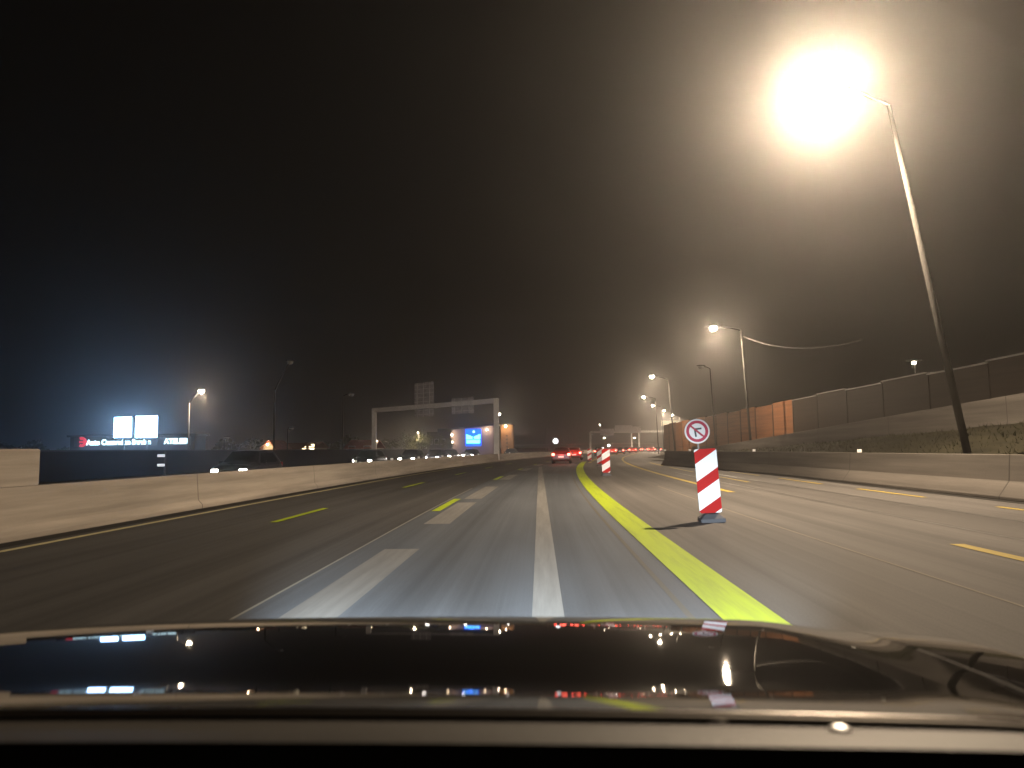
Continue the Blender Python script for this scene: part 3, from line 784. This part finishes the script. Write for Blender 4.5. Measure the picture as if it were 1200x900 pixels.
# houses and lit spots behind the dark wall
M_WALLP = mat("pale_render", (0.45, 0.38, 0.30), 0.85, noise=((0.6, 0.6, 0.6), 0.12))
M_ROOFR = mat("red_roof_tiles", (0.22, 0.06, 0.04), 0.8, noise=((1, 1, 3), 0.3))
M_WIN_LIT = mat("lit_window", (0.8, 0.7, 0.5), 0.4, emit=(1.0, 0.80, 0.48), strength=5)
def house(px0, px1, py_top, d, depth, roof_h, label, wm, rm, wins=(), gable='x'):
    t = thing("house", label, "house")
    a, b = P(px0, 520, d), P(px1, 520, d); zt = P((px0 + px1) / 2, py_top, d).z
    xm, wd = (a.x + b.x) / 2, b.x - a.x
    t.location = (xm, d, 0)
    ze = zt - roof_h
    MB().box((0, depth / 2, ze / 2), (wd, depth, ze)).build("wall", wm, t)
    ov = 0.3
    if gable == 'y':     # gable end towards us
        prof = [(-wd / 2 - ov, ze - 0.05), (0, zt), (wd / 2 + ov, ze - 0.05), (wd / 2 + ov, ze + 0.12), (0, zt + 0.2), (-wd / 2 - ov, ze + 0.12)]
        MB().prism(prof, -ov, depth + ov).build("roof", rm, t)
        MB().prism([(-wd / 2, ze), (wd / 2, ze), (0, zt - 0.02)], 0.0, 0.2).build("gable", wm, t)
    else:
        rg = [[(x_, -ov, ze - 0.05), (x_, depth / 2, zt), (x_, depth + ov, ze - 0.05), (x_, depth + ov, ze + .1), (x_, depth / 2, zt + .2), (x_, -ov, ze + .1)] for x_ in (-wd / 2 - ov, wd / 2 + ov)]
        MB().loft(rg).build("roof", rm, t)
    for wx, wz, lit in wins:
        f_ = MB().box((wx, -0.02, wz), (1.2, 0.08, 1.3)).build("window", mat("window_frame", (0.5, 0.5, 0.5), 0.6), t)
        MB().box((wx, -0.08, wz), (1.0, 0.05, 1.1)).build("pane", M_WIN_LIT if lit else M_GLASS, f_)
    return t
house(405, 436, 516.5, 120, 9, 1.3, "low red roofed house left of the gantry leg", M_WALLP, M_ROOFR, [(-1.2, 1.7, 0), (1.4, 1.7, 0)])
house(327, 352, 520, 130, 8, 1.0, "small dark house left of the house with two lit windows", M_WALLP, M_ROOFR, [(-1, 1.5, 0)])
house(352, 369, 518.8, 136, 8, 1.0, "small house with two lit windows", M_WALLP, M_ROOFR, [(-0.8, 2.35, 1), (0.8, 2.35, 1)])
h3 = house(306, 324, 517.0, 118, 7, 1.6, "small pale gabled house lit by a bright wall lamp", M_WALLP, M_ROOFR, (), 'y')
def wall_lamp(loc, watts, label, color=(1, 0.7, 0.42), size=0.16):
    t = thing("wall_lamp", label, "lamp", loc)
    MB().lathe((0, 0, 0), [(size * .4, -size), (size, -size * .4), (size, size * .4), (size * .5, size)], 12).build("lantern", mat("lantern_glow", (0.9, 0.8, 0.6), 0.3, emit=(1.0, 0.80, 0.5), strength=45), t, smooth=True)
    MB().box((0, size + 0.12, 0), (0.06, 0.30, 0.06)).build("bracket", M_DARKSTEEL, t)
    lamp_light("lamp_glow", (0, -0.35, 0), watts, color, t, 0.15)
    return t
q = P(314, 521, 117.6); wall_lamp((q.x, 117.4, q.z), 200, "glaring lamp on the pale gabled house")
q = P(441, 517.0, 117); wall_lamp((q.x, 117, q.z), 120, "orange lamp beside the gantry's left leg at the red roofed house")
# white house with the blue lit front
DB = 135.0
bx0, bx1 = P(528, 510, DB).x, P(580, 510, DB).x
bt0, bt1 = P(528, 504, DB).z, P(580, 498.5, DB).z
shopb = thing("shop_building", "pale building with a glowing blue shop front behind the gantry", "building")
MB().loft([[(bx0, DB, 0), (bx1, DB, 0), (bx1, DB, bt1), (bx0, DB, bt0)], [(bx0, DB + 10, 0), (bx1, DB + 10, 0), (bx1, DB + 10, bt1), (bx0, DB + 10, bt0)]]).build("wall", mat("shop_render", (0.38, 0.30, 0.30), 0.8, noise=((0.5, 0.5, 0.5), 0.15)), shopb)
MB().loft([[(bx0 - .3, DB - .4, bt0), (bx1 + .3, DB - .4, bt1), (bx1 + .3, DB - .4, bt1 + .25), (bx0 - .3, DB - .4, bt0 + .25)],
           [(bx0 - .3, DB + 10.4, bt0), (bx1 + .3, DB + 10.4, bt1), (bx1 + .3, DB + 10.4, bt1 + .25), (bx0 - .3, DB + 10.4, bt0 + .25)]]).build("roof", M_DARKSTEEL, shopb)
M_BLUE = mat("blue_neon", (0.02, 0.1, 0.6), 0.4, emit=(0.0, 0.10, 1.0), strength=2.6)
M_CYAN = mat("cyan_display", (0.2, 0.5, 0.7), 0.4, emit=(0.14, 0.60, 1.0), strength=4.5)
c0, c1 = P(545.5, 503, DB), P(564, 522.5, DB)
xm = (c0.x + c1.x) / 2; ww = c1.x - c0.x
MB().box((xm, DB - 0.10, (c0.z + c1.z) / 2), (ww, 0.16, c0.z - c1.z)).build("blue_front", M_BLUE, shopb)
cy = MB()
zc = P(555, 512.5, DB).z; hw = ww / 2
for s in (-1, 1):
    cy.prism([(xm + s * 0.12, zc - 0.35), (xm + s * (hw - 0.15), zc - 0.35), (xm + s * (hw - 0.15), zc + 0.62), (xm + s * 0.12, zc + 0.12)], DB - 0.24, DB - 0.19)
cy.prism([(xm - hw + .2, zc - 1.15), (xm + hw - .2, zc - 1.15), (xm + hw - .2, zc - 0.48), (xm - hw + .2, zc - 0.48)], DB - 0.24, DB - 0.19)
cy.build("cyan_window", M_CYAN, shopb)
MB().lathe((xm + 0.1, DB - 0.22, zc + 1.05), [(0.22, -0.02), (0.22, 0.02)], 16, 'Y').build("round_emblem", mat("pale_blue_light", (0.3, 0.5, 0.9), 0.4, emit=(0.35, 0.6, 1.0), strength=4), shopb)
lamp_light("blue_glow", (xm, DB - 1.6, zc + 0.5), 140, (0.0, 0.12, 1.0), shopb, 0.6)
for px, py, lab, wt in ((529.5, 509.5, "orange wall lamp on the far end of the pale shop building", 25), (530, 518, "white glaring lamp low at the end of the pale shop building", 60),
                    (570.5, 503.5, "cream wall lamp right of the blue shop front", 70)):
    q = P(px, py, DB - 0.7); wall_lamp((q.x, DB - 0.5, q.z), wt, lab)
# dark building behind, with a stepped roof
db = thing("apartment_block", "dark flat roofed block between the lit tree and the pale shop building", "building")
q0, q1 = P(500, 505, 150), P(530, 505, 150)
MB().box(((q0.x + q1.x) / 2, 155, P(512, 506, 150).z / 2), (q1.x - q0.x, 9, P(512, 506, 150).z)).build("wall", mat("dark_render", (0.10, 0.09, 0.09), 0.85), db)
MB().box(((q0.x + q1.x) / 2 + 1, 155, P(512, 506, 150).z + 0.35), ((q1.x - q0.x) * .6, 7, 0.7)).build("roof", M_DARKSTEEL, db)
for i in range(4):
    xx = q0.x + (i + .5) * (q1.x - q0.x) / 4
    f_ = MB().box((xx, 150.45, 3.2), (0.9, 0.12, 1.2)).build("window", mat("window_frame", (0.5, 0.5, 0.5), 0.6), db)
    MB().box((xx, 150.36, 3.2), (0.75, 0.06, 1.0)).build("pane", M_GLASS, f_)
# orange facade right of the gantry leg
DF = 140.0
f0, f1 = P(587, 510, DF), P(600.5, 510, DF); ft = P(594, 498, DF).z
fb = thing("tower_house", "narrow house with a floodlit orange front right of the near gantry", "building")
MB().box(((f0.x + f1.x) / 2, DF + 4, ft / 2), (f1.x - f0.x, 8, ft)).build("wall", mat("orange_render", (0.55, 0.30, 0.15), 0.85, noise=((0.7, 0.7, 0.7), 0.12)), fb)
MB().box(((f0.x + f1.x) / 2, DF + 4, ft + 0.12), (f1.x - f0.x + .4, 8.4, 0.22)).build("roof", M_DARKSTEEL, fb)
for k in range(4):
    MB().box(((f0.x + f1.x) / 2 + 0.05, DF - 0.03, 1.9 + 0.72 * k), (0.22, 0.10, 0.30)).build("window", M_DARKSTEEL, fb)
q = P(592.5, 499.5, DF - 0.8); wall_lamp((q.x, DF - 0.8, q.z), 170, "floodlight at the top of the orange house front", (1, 0.72, 0.45), 0.2)

# trees behind the wall
M_LEAF = mat("foliage", (0.08, 0.085, 0.03), 0.8, noise=((1, 1, 1), 0.4))
def tree(x, y, h, r, label, n=1500, seed=1):
    rnd = random.Random(seed)
    t = thing("tree", label, "tree", (x, y, 0), group="trees across the road")
    tk = MB().tube([(0, 0, 0), (0.05, 0.02, h * .35), (-0.05, 0, h * .7)], [0.18, 0.13, 0.05], 8)
    for k in range(6):
        a = k * 1.05; z0 = h * (0.3 + 0.06 * k)
        tk.tube([(0, 0, z0), (r * .35 * math.cos(a), r * .35 * math.sin(a), z0 + h * .14), (r * .7 * math.cos(a), r * .7 * math.sin(a), z0 + h * .22)], [0.07, 0.045, 0.015], 6)
    tk.build("trunk", mat("bark", (0.10, 0.075, 0.05), 0.9), t)
    cl = [(rnd.gauss(0, r * .42), rnd.gauss(0, r * .42), h * (0.62 + rnd.gauss(0, 0.14)), r * rnd.uniform(.22, .42)) for _ in range(16)]
    m_ = MB()
    for _ in range(n):
        c = rnd.choice(cl); p = Vector((c[0] + rnd.gauss(0, c[3] * .6), c[1] + rnd.gauss(0, c[3] * .6), c[2] + rnd.gauss(0, c[3] * .5)))
        if p.z < 0.4: continue
        s = rnd.uniform(0.07, 0.16); u = Vector((rnd.gauss(0, 1), rnd.gauss(0, 1), rnd.gauss(0, 1))).normalized(); v_ = u.orthogonal().normalized()
        o = len(m_.v); m_.v += [tuple(p + u * s), tuple(p + v_ * s * .6), tuple(p - u * s), tuple(p - v_ * s * .6)]; m_.f.append((o, o + 1, o + 2, o + 3))
    m_.build("crown", M_LEAF, t)
    return t
q = P(493, 515, 125); tree(q.x, 126, P(493, 506, 125).z, 2.2, "small lit tree behind the gantry, glowing around a lamp", 2200, 3)
q = P(490.5, 507, 124); street_lamp((q.x + .1, 124, 0), (q.x + 0.1, 124, q.z + .1), (q.x, 123.4, q.z), 800, "lit lamp in front of the small glowing tree", "lit street lamps across the road", r=0.06)
q = P(476, 516, 130); tree(q.x, 132, P(470, 511, 130).z, 2.6, "dark tree just left of the glowing tree", 1800, 5)
q = P(455, 518, 140); tree(q.x, 140, P(455, 514, 140).z, 2.4, "dark tree between the gantry leg and the glowing tree", 1500, 6)
q = P(520, 514, 128); tree(q.x, 131, P(520, 508, 128).z, 1.6, "slim dark tree left of the pale shop building", 1200, 8)
# wooded skyline, too far to count
sk = MB(); rnd = random.Random(4)
for k in range(7000):
    px = rnd.uniform(-60, 470); d = rnd.uniform(150, 190); q = P(px, 526, d)
    hmax = 3.2 + 1.2 * math.sin(px * 0.05) + 0.9 * math.sin(px * .17 + 1)
    p = Vector((q.x, d, rnd.uniform(0.2, max(1.0, hmax)))); s = rnd.uniform(0.25, 0.6)
    u = Vector((rnd.gauss(0, 1), rnd.gauss(0, 1), rnd.gauss(0, 1))).normalized(); v_ = u.orthogonal().normalized()
    o = len(sk.v); sk.v += [tuple(p + u * s), tuple(p + v_ * s * .7), tuple(p - u * s), tuple(p - v_ * s * .7)]; sk.f.append((o, o + 1, o + 2, o + 3))
struct(sk.build("far_woods", M_LEAF), 'stuff')
# round lit sign in the distance
rs = thing("round_lamp", "white glowing round lamp on a pole above the dark hatchback", "lamp")
q = P(651, 517, 210)
MB().lathe((q.x, 210, q.z), [(0.25, -0.12), (0.68, -0.10), (0.68, 0.06), (0.4, 0.12)], 24, 'Y').build("face", mat("white_globe", (0.8, 0.8, 0.8), 0.4, emit=(0.95, 0.97, 1.0), strength=9), rs)
MB().lathe((q.x, 210.15, q.z + 0.25), [(0.72, 0.0), (1.0, 0.0), (1.0, 0.12), (0.72, 0.12)], 24, 'Y').build("rim", M_STEEL, rs)
MB().tube([(q.x, 210.3, 0), (q.x, 210.3, q.z)], 0.10, 8).build("post", M_STEEL, rs)
for px, py, lab in ((639.5, 500, "thin bare pole left of the white round lamp"), (665.5, 503, "thin bare pole right of the white round lamp"), (671.5, 497, "thin bare pole, taller, farther right of the white round lamp")):
    q = P(px, py, 230); tp_ = thing("pole", lab, "pole", (q.x, 230, 0))
    MB().tube([(0, 0, 0), (0, 0, q.z)], [0.14, 0.08], 8).build("mast", M_STEEL, tp_)
    MB().lathe((0, 0, q.z), [(0.08, 0), (0.14, 0.05), (0.10, 0.18), (0.02, 0.24)], 8).build("cap", M_STEEL, tp_)
for px, py, d, lab in ((703, 498, 330, "tiny lit lamp above the left end of the far gantry"), (708, 513, 300, "tiny lit lamp below the far gantry, nearest its left leg"), (743.5, 513, 300, "tiny lit lamp between the two posts of the grey direction sign")):
    q = P(px, py, d); street_lamp((q.x + 1.2, d, 0), (q.x + 1.2, d, q.z), q, 0, lab, "tiny lamps round the far gantry", r=0.11)
wl_ = thing("warning_light", "white flashing road works lamp in front of the car queue", "warning light")
q = P(713.5, 522, 130)
MB().lathe((q.x, 130, q.z), [(0.14, -0.1), (0.17, -0.06), (0.17, 0.06), (0.1, 0.1)], 16, 'Y').build("lens", mat("flash_white", (0.9, 0.9, 0.9), 0.3, emit=(1, 0.97, 0.95), strength=50), wl_)
MB().tube([(q.x, 130.2, 0), (q.x, 130.2, q.z)], 0.04, 6).build("post", M_DARKSTEEL, wl_)
lamp_light("flash_glow", (q.x, 129.6, q.z), 70, (1, 0.97, 0.95), wl_, 0.1)

# ------------------------------------------------------------------ our own car: bonnet, cowl, dashboard
XC = -0.30
def e_of(a):
    """Elevation (deg) that the bonnet mirrors to the eye looking down by a degrees."""
    T = [(12.55, -12), (12.85, -8), (13.15, -3), (13.5, 0), (14.4, 5.2), (15.5, 8.4), (16.7, 10.2), (17.4, 9.6), (18.0, 3.0), (18.4, -1.0), (18.8, -4), (19.6, -7)]
    if a <= T[0][0]: return T[0][1]
    if a >= T[-1][0]: return T[-1][1]
    for (a0, e0), (a1, e1) in zip(T, T[1:]):
        if a <= a1:
            return e0 + (e1 - e0) * (a - a0) / (a1 - a0)
D0 = 0.62
prof = []
d, z, dd, last = D0, CAM_H - D0 * math.tan(math.radians(19.75)), 0.001, None
while d < 2.3:
    a = math.degrees(math.atan2(CAM_H - z, d))
    if last is None:
        s = (a - e_of(a)) / 2
        if a < 12.95: last = (d, s)
    if last is not None: s = last[1] + (d - last[0]) * 80
    prof.append([d, z, s]); s_ = min(s, 80)
    z -= math.tan(math.radians(s_)) * dd; d += dd
    if z < 0.5: break
S = [p[2] for p in prof]; n = len(S); k = 8       # smooth the slope so the reflections flow, then integrate again
Sm = [sum(S[max(0, i - k):min(n, i + k + 1)]) / len(S[max(0, i - k):min(n, i + k + 1)]) for i in range(n)]
z = prof[0][1]
PZ = []
for i in range(n):
    PZ.append((prof[i][0], z)); z -= math.tan(math.radians(min(Sm[i], 80))) * dd
PZ = PZ[8:]; n = len(PZ); D0 = PZ[0][0]
print("bonnet: crest at", round(last[0], 3), "z", round(PZ[int((last[0] - D0) / dd)][1], 3), "end", PZ[-1])
def crown(u):
    a = abs(u)
    zz = -0.009 * a * a - 0.012 * a ** 4 - (0.022 * a * a if u < 0 else 0.0)
    t = max(0.0, min(1.0, (a - 0.66) / 0.20)); zz -= 0.012 * t * t * (3 - 2 * t)      # edge of the raised centre
    if a > 1.0: zz -= (a - 1.0) ** 2 * 6
    return zz
def sweep(u, d_):
    return d_ - 0.018 * u * u
def bonnet_patch(u0, u1, nu, i0, i1, ni):
    m_ = MB()
    for j in range(ni + 1):
        i = int(i0 + (i1 - i0) * j / ni); d_, z_ = PZ[min(i, n - 1)]
        for q in range(nu + 1):
            u = u0 + (u1 - u0) * q / nu
            m_.v.append((XC + u, sweep(u, d_), z_ + crown(u)))
    for j in range(ni):
        for q in range(nu):
            a = j * (nu + 1) + q; m_.f.append((a, a + 1, a + nu + 2, a + nu + 1))
    return m_
M_PAINT = mat("black_car_paint", (0.0030, 0.0028, 0.0028), 0.03, 0.0)
own = thing("car", "black car whose glossy bonnet fills the bottom of the view", "car", (0, 0, 0))
UB, UW = 0.86, 1.05
bonnet_patch(-UB, UB, 168, 0, n - 1, 300).build("bonnet", M_PAINT, own, smooth=True)
for s in (-1, 1):
    w0, w1 = sorted((s * (UB + 0.004), s * UW))
    bonnet_patch(w0, w1, 24, 0, n - 1, 200).build("wing", M_PAINT, own, smooth=True)
lip = [(XC + u, sweep(u, D0 - 0.002), PZ[0][1] + crown(u) + 0.0015) for u in [-UW + 2 * UW * q / 80 for q in range(81)]]
MB().tube(lip, 0.0042, 14).build("bonnet_edge", mat("satin_trim", (0.30, 0.28, 0.26), 0.33, 1.0), own, smooth=True)
# cowl under the rear edge of the bonnet
M_COWL = mat("cowl_plastic", (0.042, 0.038, 0.033), 0.6, noise=((5, 5, 5), 0.15), bump=(220, 0.08))
m_ = MB(); zc0 = PZ[0][1]
def cowl_pt(u, t):
    d_ = sweep(u, D0 + 0.006 - 0.080 * t)
    return (XC + u, d_, zc0 + crown(u) * (1 - 0.5 * t) - 0.005 + 0.010 * math.sin(t * 1.5))
for j in range(13):
    for q in range(61):
        m_.v.append(cowl_pt(-UW + 2 * UW * q / 60, j / 12))
for j in range(12):
    for q in range(60):
        a = j * 61 + q; m_.f.append((a, a + 1, a + 62, a + 61))
m_.build("cowl", M_COWL, own, smooth=True)
# washer jets
for uw, tw in ((0.445, 0.12), (0.535, 0.42)):
    c = cowl_pt(uw, tw)
    pr = [(0.0090 * math.cos(q * 0.26), 0.0035 * math.sin(q * 0.26)) for q in range(7)]
    MB().lathe((c[0], c[1], c[2] + 0.0005), pr, 18).build("washer_jet", mat("bright_metal", (0.9, 0.9, 0.9), 0.42, 1.0), own, smooth=True)
# dashboard
m_ = MB()
d1 = cowl_pt(0, 1.0)
for j in range(11):
    t = j / 10
    for q in range(41):
        u = -UW + 2 * UW * q / 40
        m_.v.append((XC + u, sweep(u, d1[1] + 0.045) - 0.38 * t, d1[2] + crown(u) * 0.5 - 0.012 + 0.010 * math.sin(t * 2.4) - 0.10 * t * t))
for j in range(10):
    for q in range(40):
        a = j * 41 + q; m_.f.append((a, a + 1, a + 42, a + 41))
M_DASH = mat("dashboard_shaded", (0.004, 0.0036, 0.004), 0.85, bump=(300, 0.1))  # near black: shade of the unbuilt car roof put into the colour
M_DASH.node_tree.nodes["Principled BSDF"].inputs["Specular IOR Level"].default_value = 0.08
m_.build("dashboard", M_DASH, own, smooth=True)
nose_d, nose_z = PZ[-1]
MB().box((XC, nose_d - 0.12, nose_z - 0.12), (1.7, 0.24, 0.34)).build("bumper", M_PAINT, own, bevel=0.06)
for s in (-1, 1):
    h = MB().lathe((XC + s * 0.70, nose_d + 0.02, 0.70), [(0.03, -0.10), (0.10, -0.06), (0.11, 0.02), (0.06, 0.05)], 16, 'Y').build("headlight", mat("own_lens", (0.5, 0.5, 0.5), 0.1), own, smooth=True)
    lo = Vector((XC + s * 0.70, nose_d + 0.14, 0.72)); az, dn = math.radians(5 * s + 3), math.radians(11)
    lamp_light("low_beam", lo, 9000, (0.80, 0.92, 1.0), own, 0.05, spot=42, target=lo + Vector((math.sin(az), math.cos(az), -math.tan(dn))) * 10, blend=0.75)

# ------------------------------------------------------------------ night air
hz = MB().box((0, 215, 44), (1100, 520, 94)).build("haze", bpy.data.materials.new("night_air"))
hm = hz.data.materials[0]; hm.use_nodes = True
t = hm.node_tree; t.nodes.clear()
out = t.nodes.new("ShaderNodeOutputMaterial"); vol = t.nodes.new("ShaderNodeVolumePrincipled")
vol.inputs["Color"].default_value = (0.95, 0.93, 0.92, 1)
vol.inputs["Density"].default_value = 0.0021
vol.inputs["Anisotropy"].default_value = 0.88
t.links.new(vol.outputs[0], out.inputs["Volume"])
struct(hz, 'stuff')
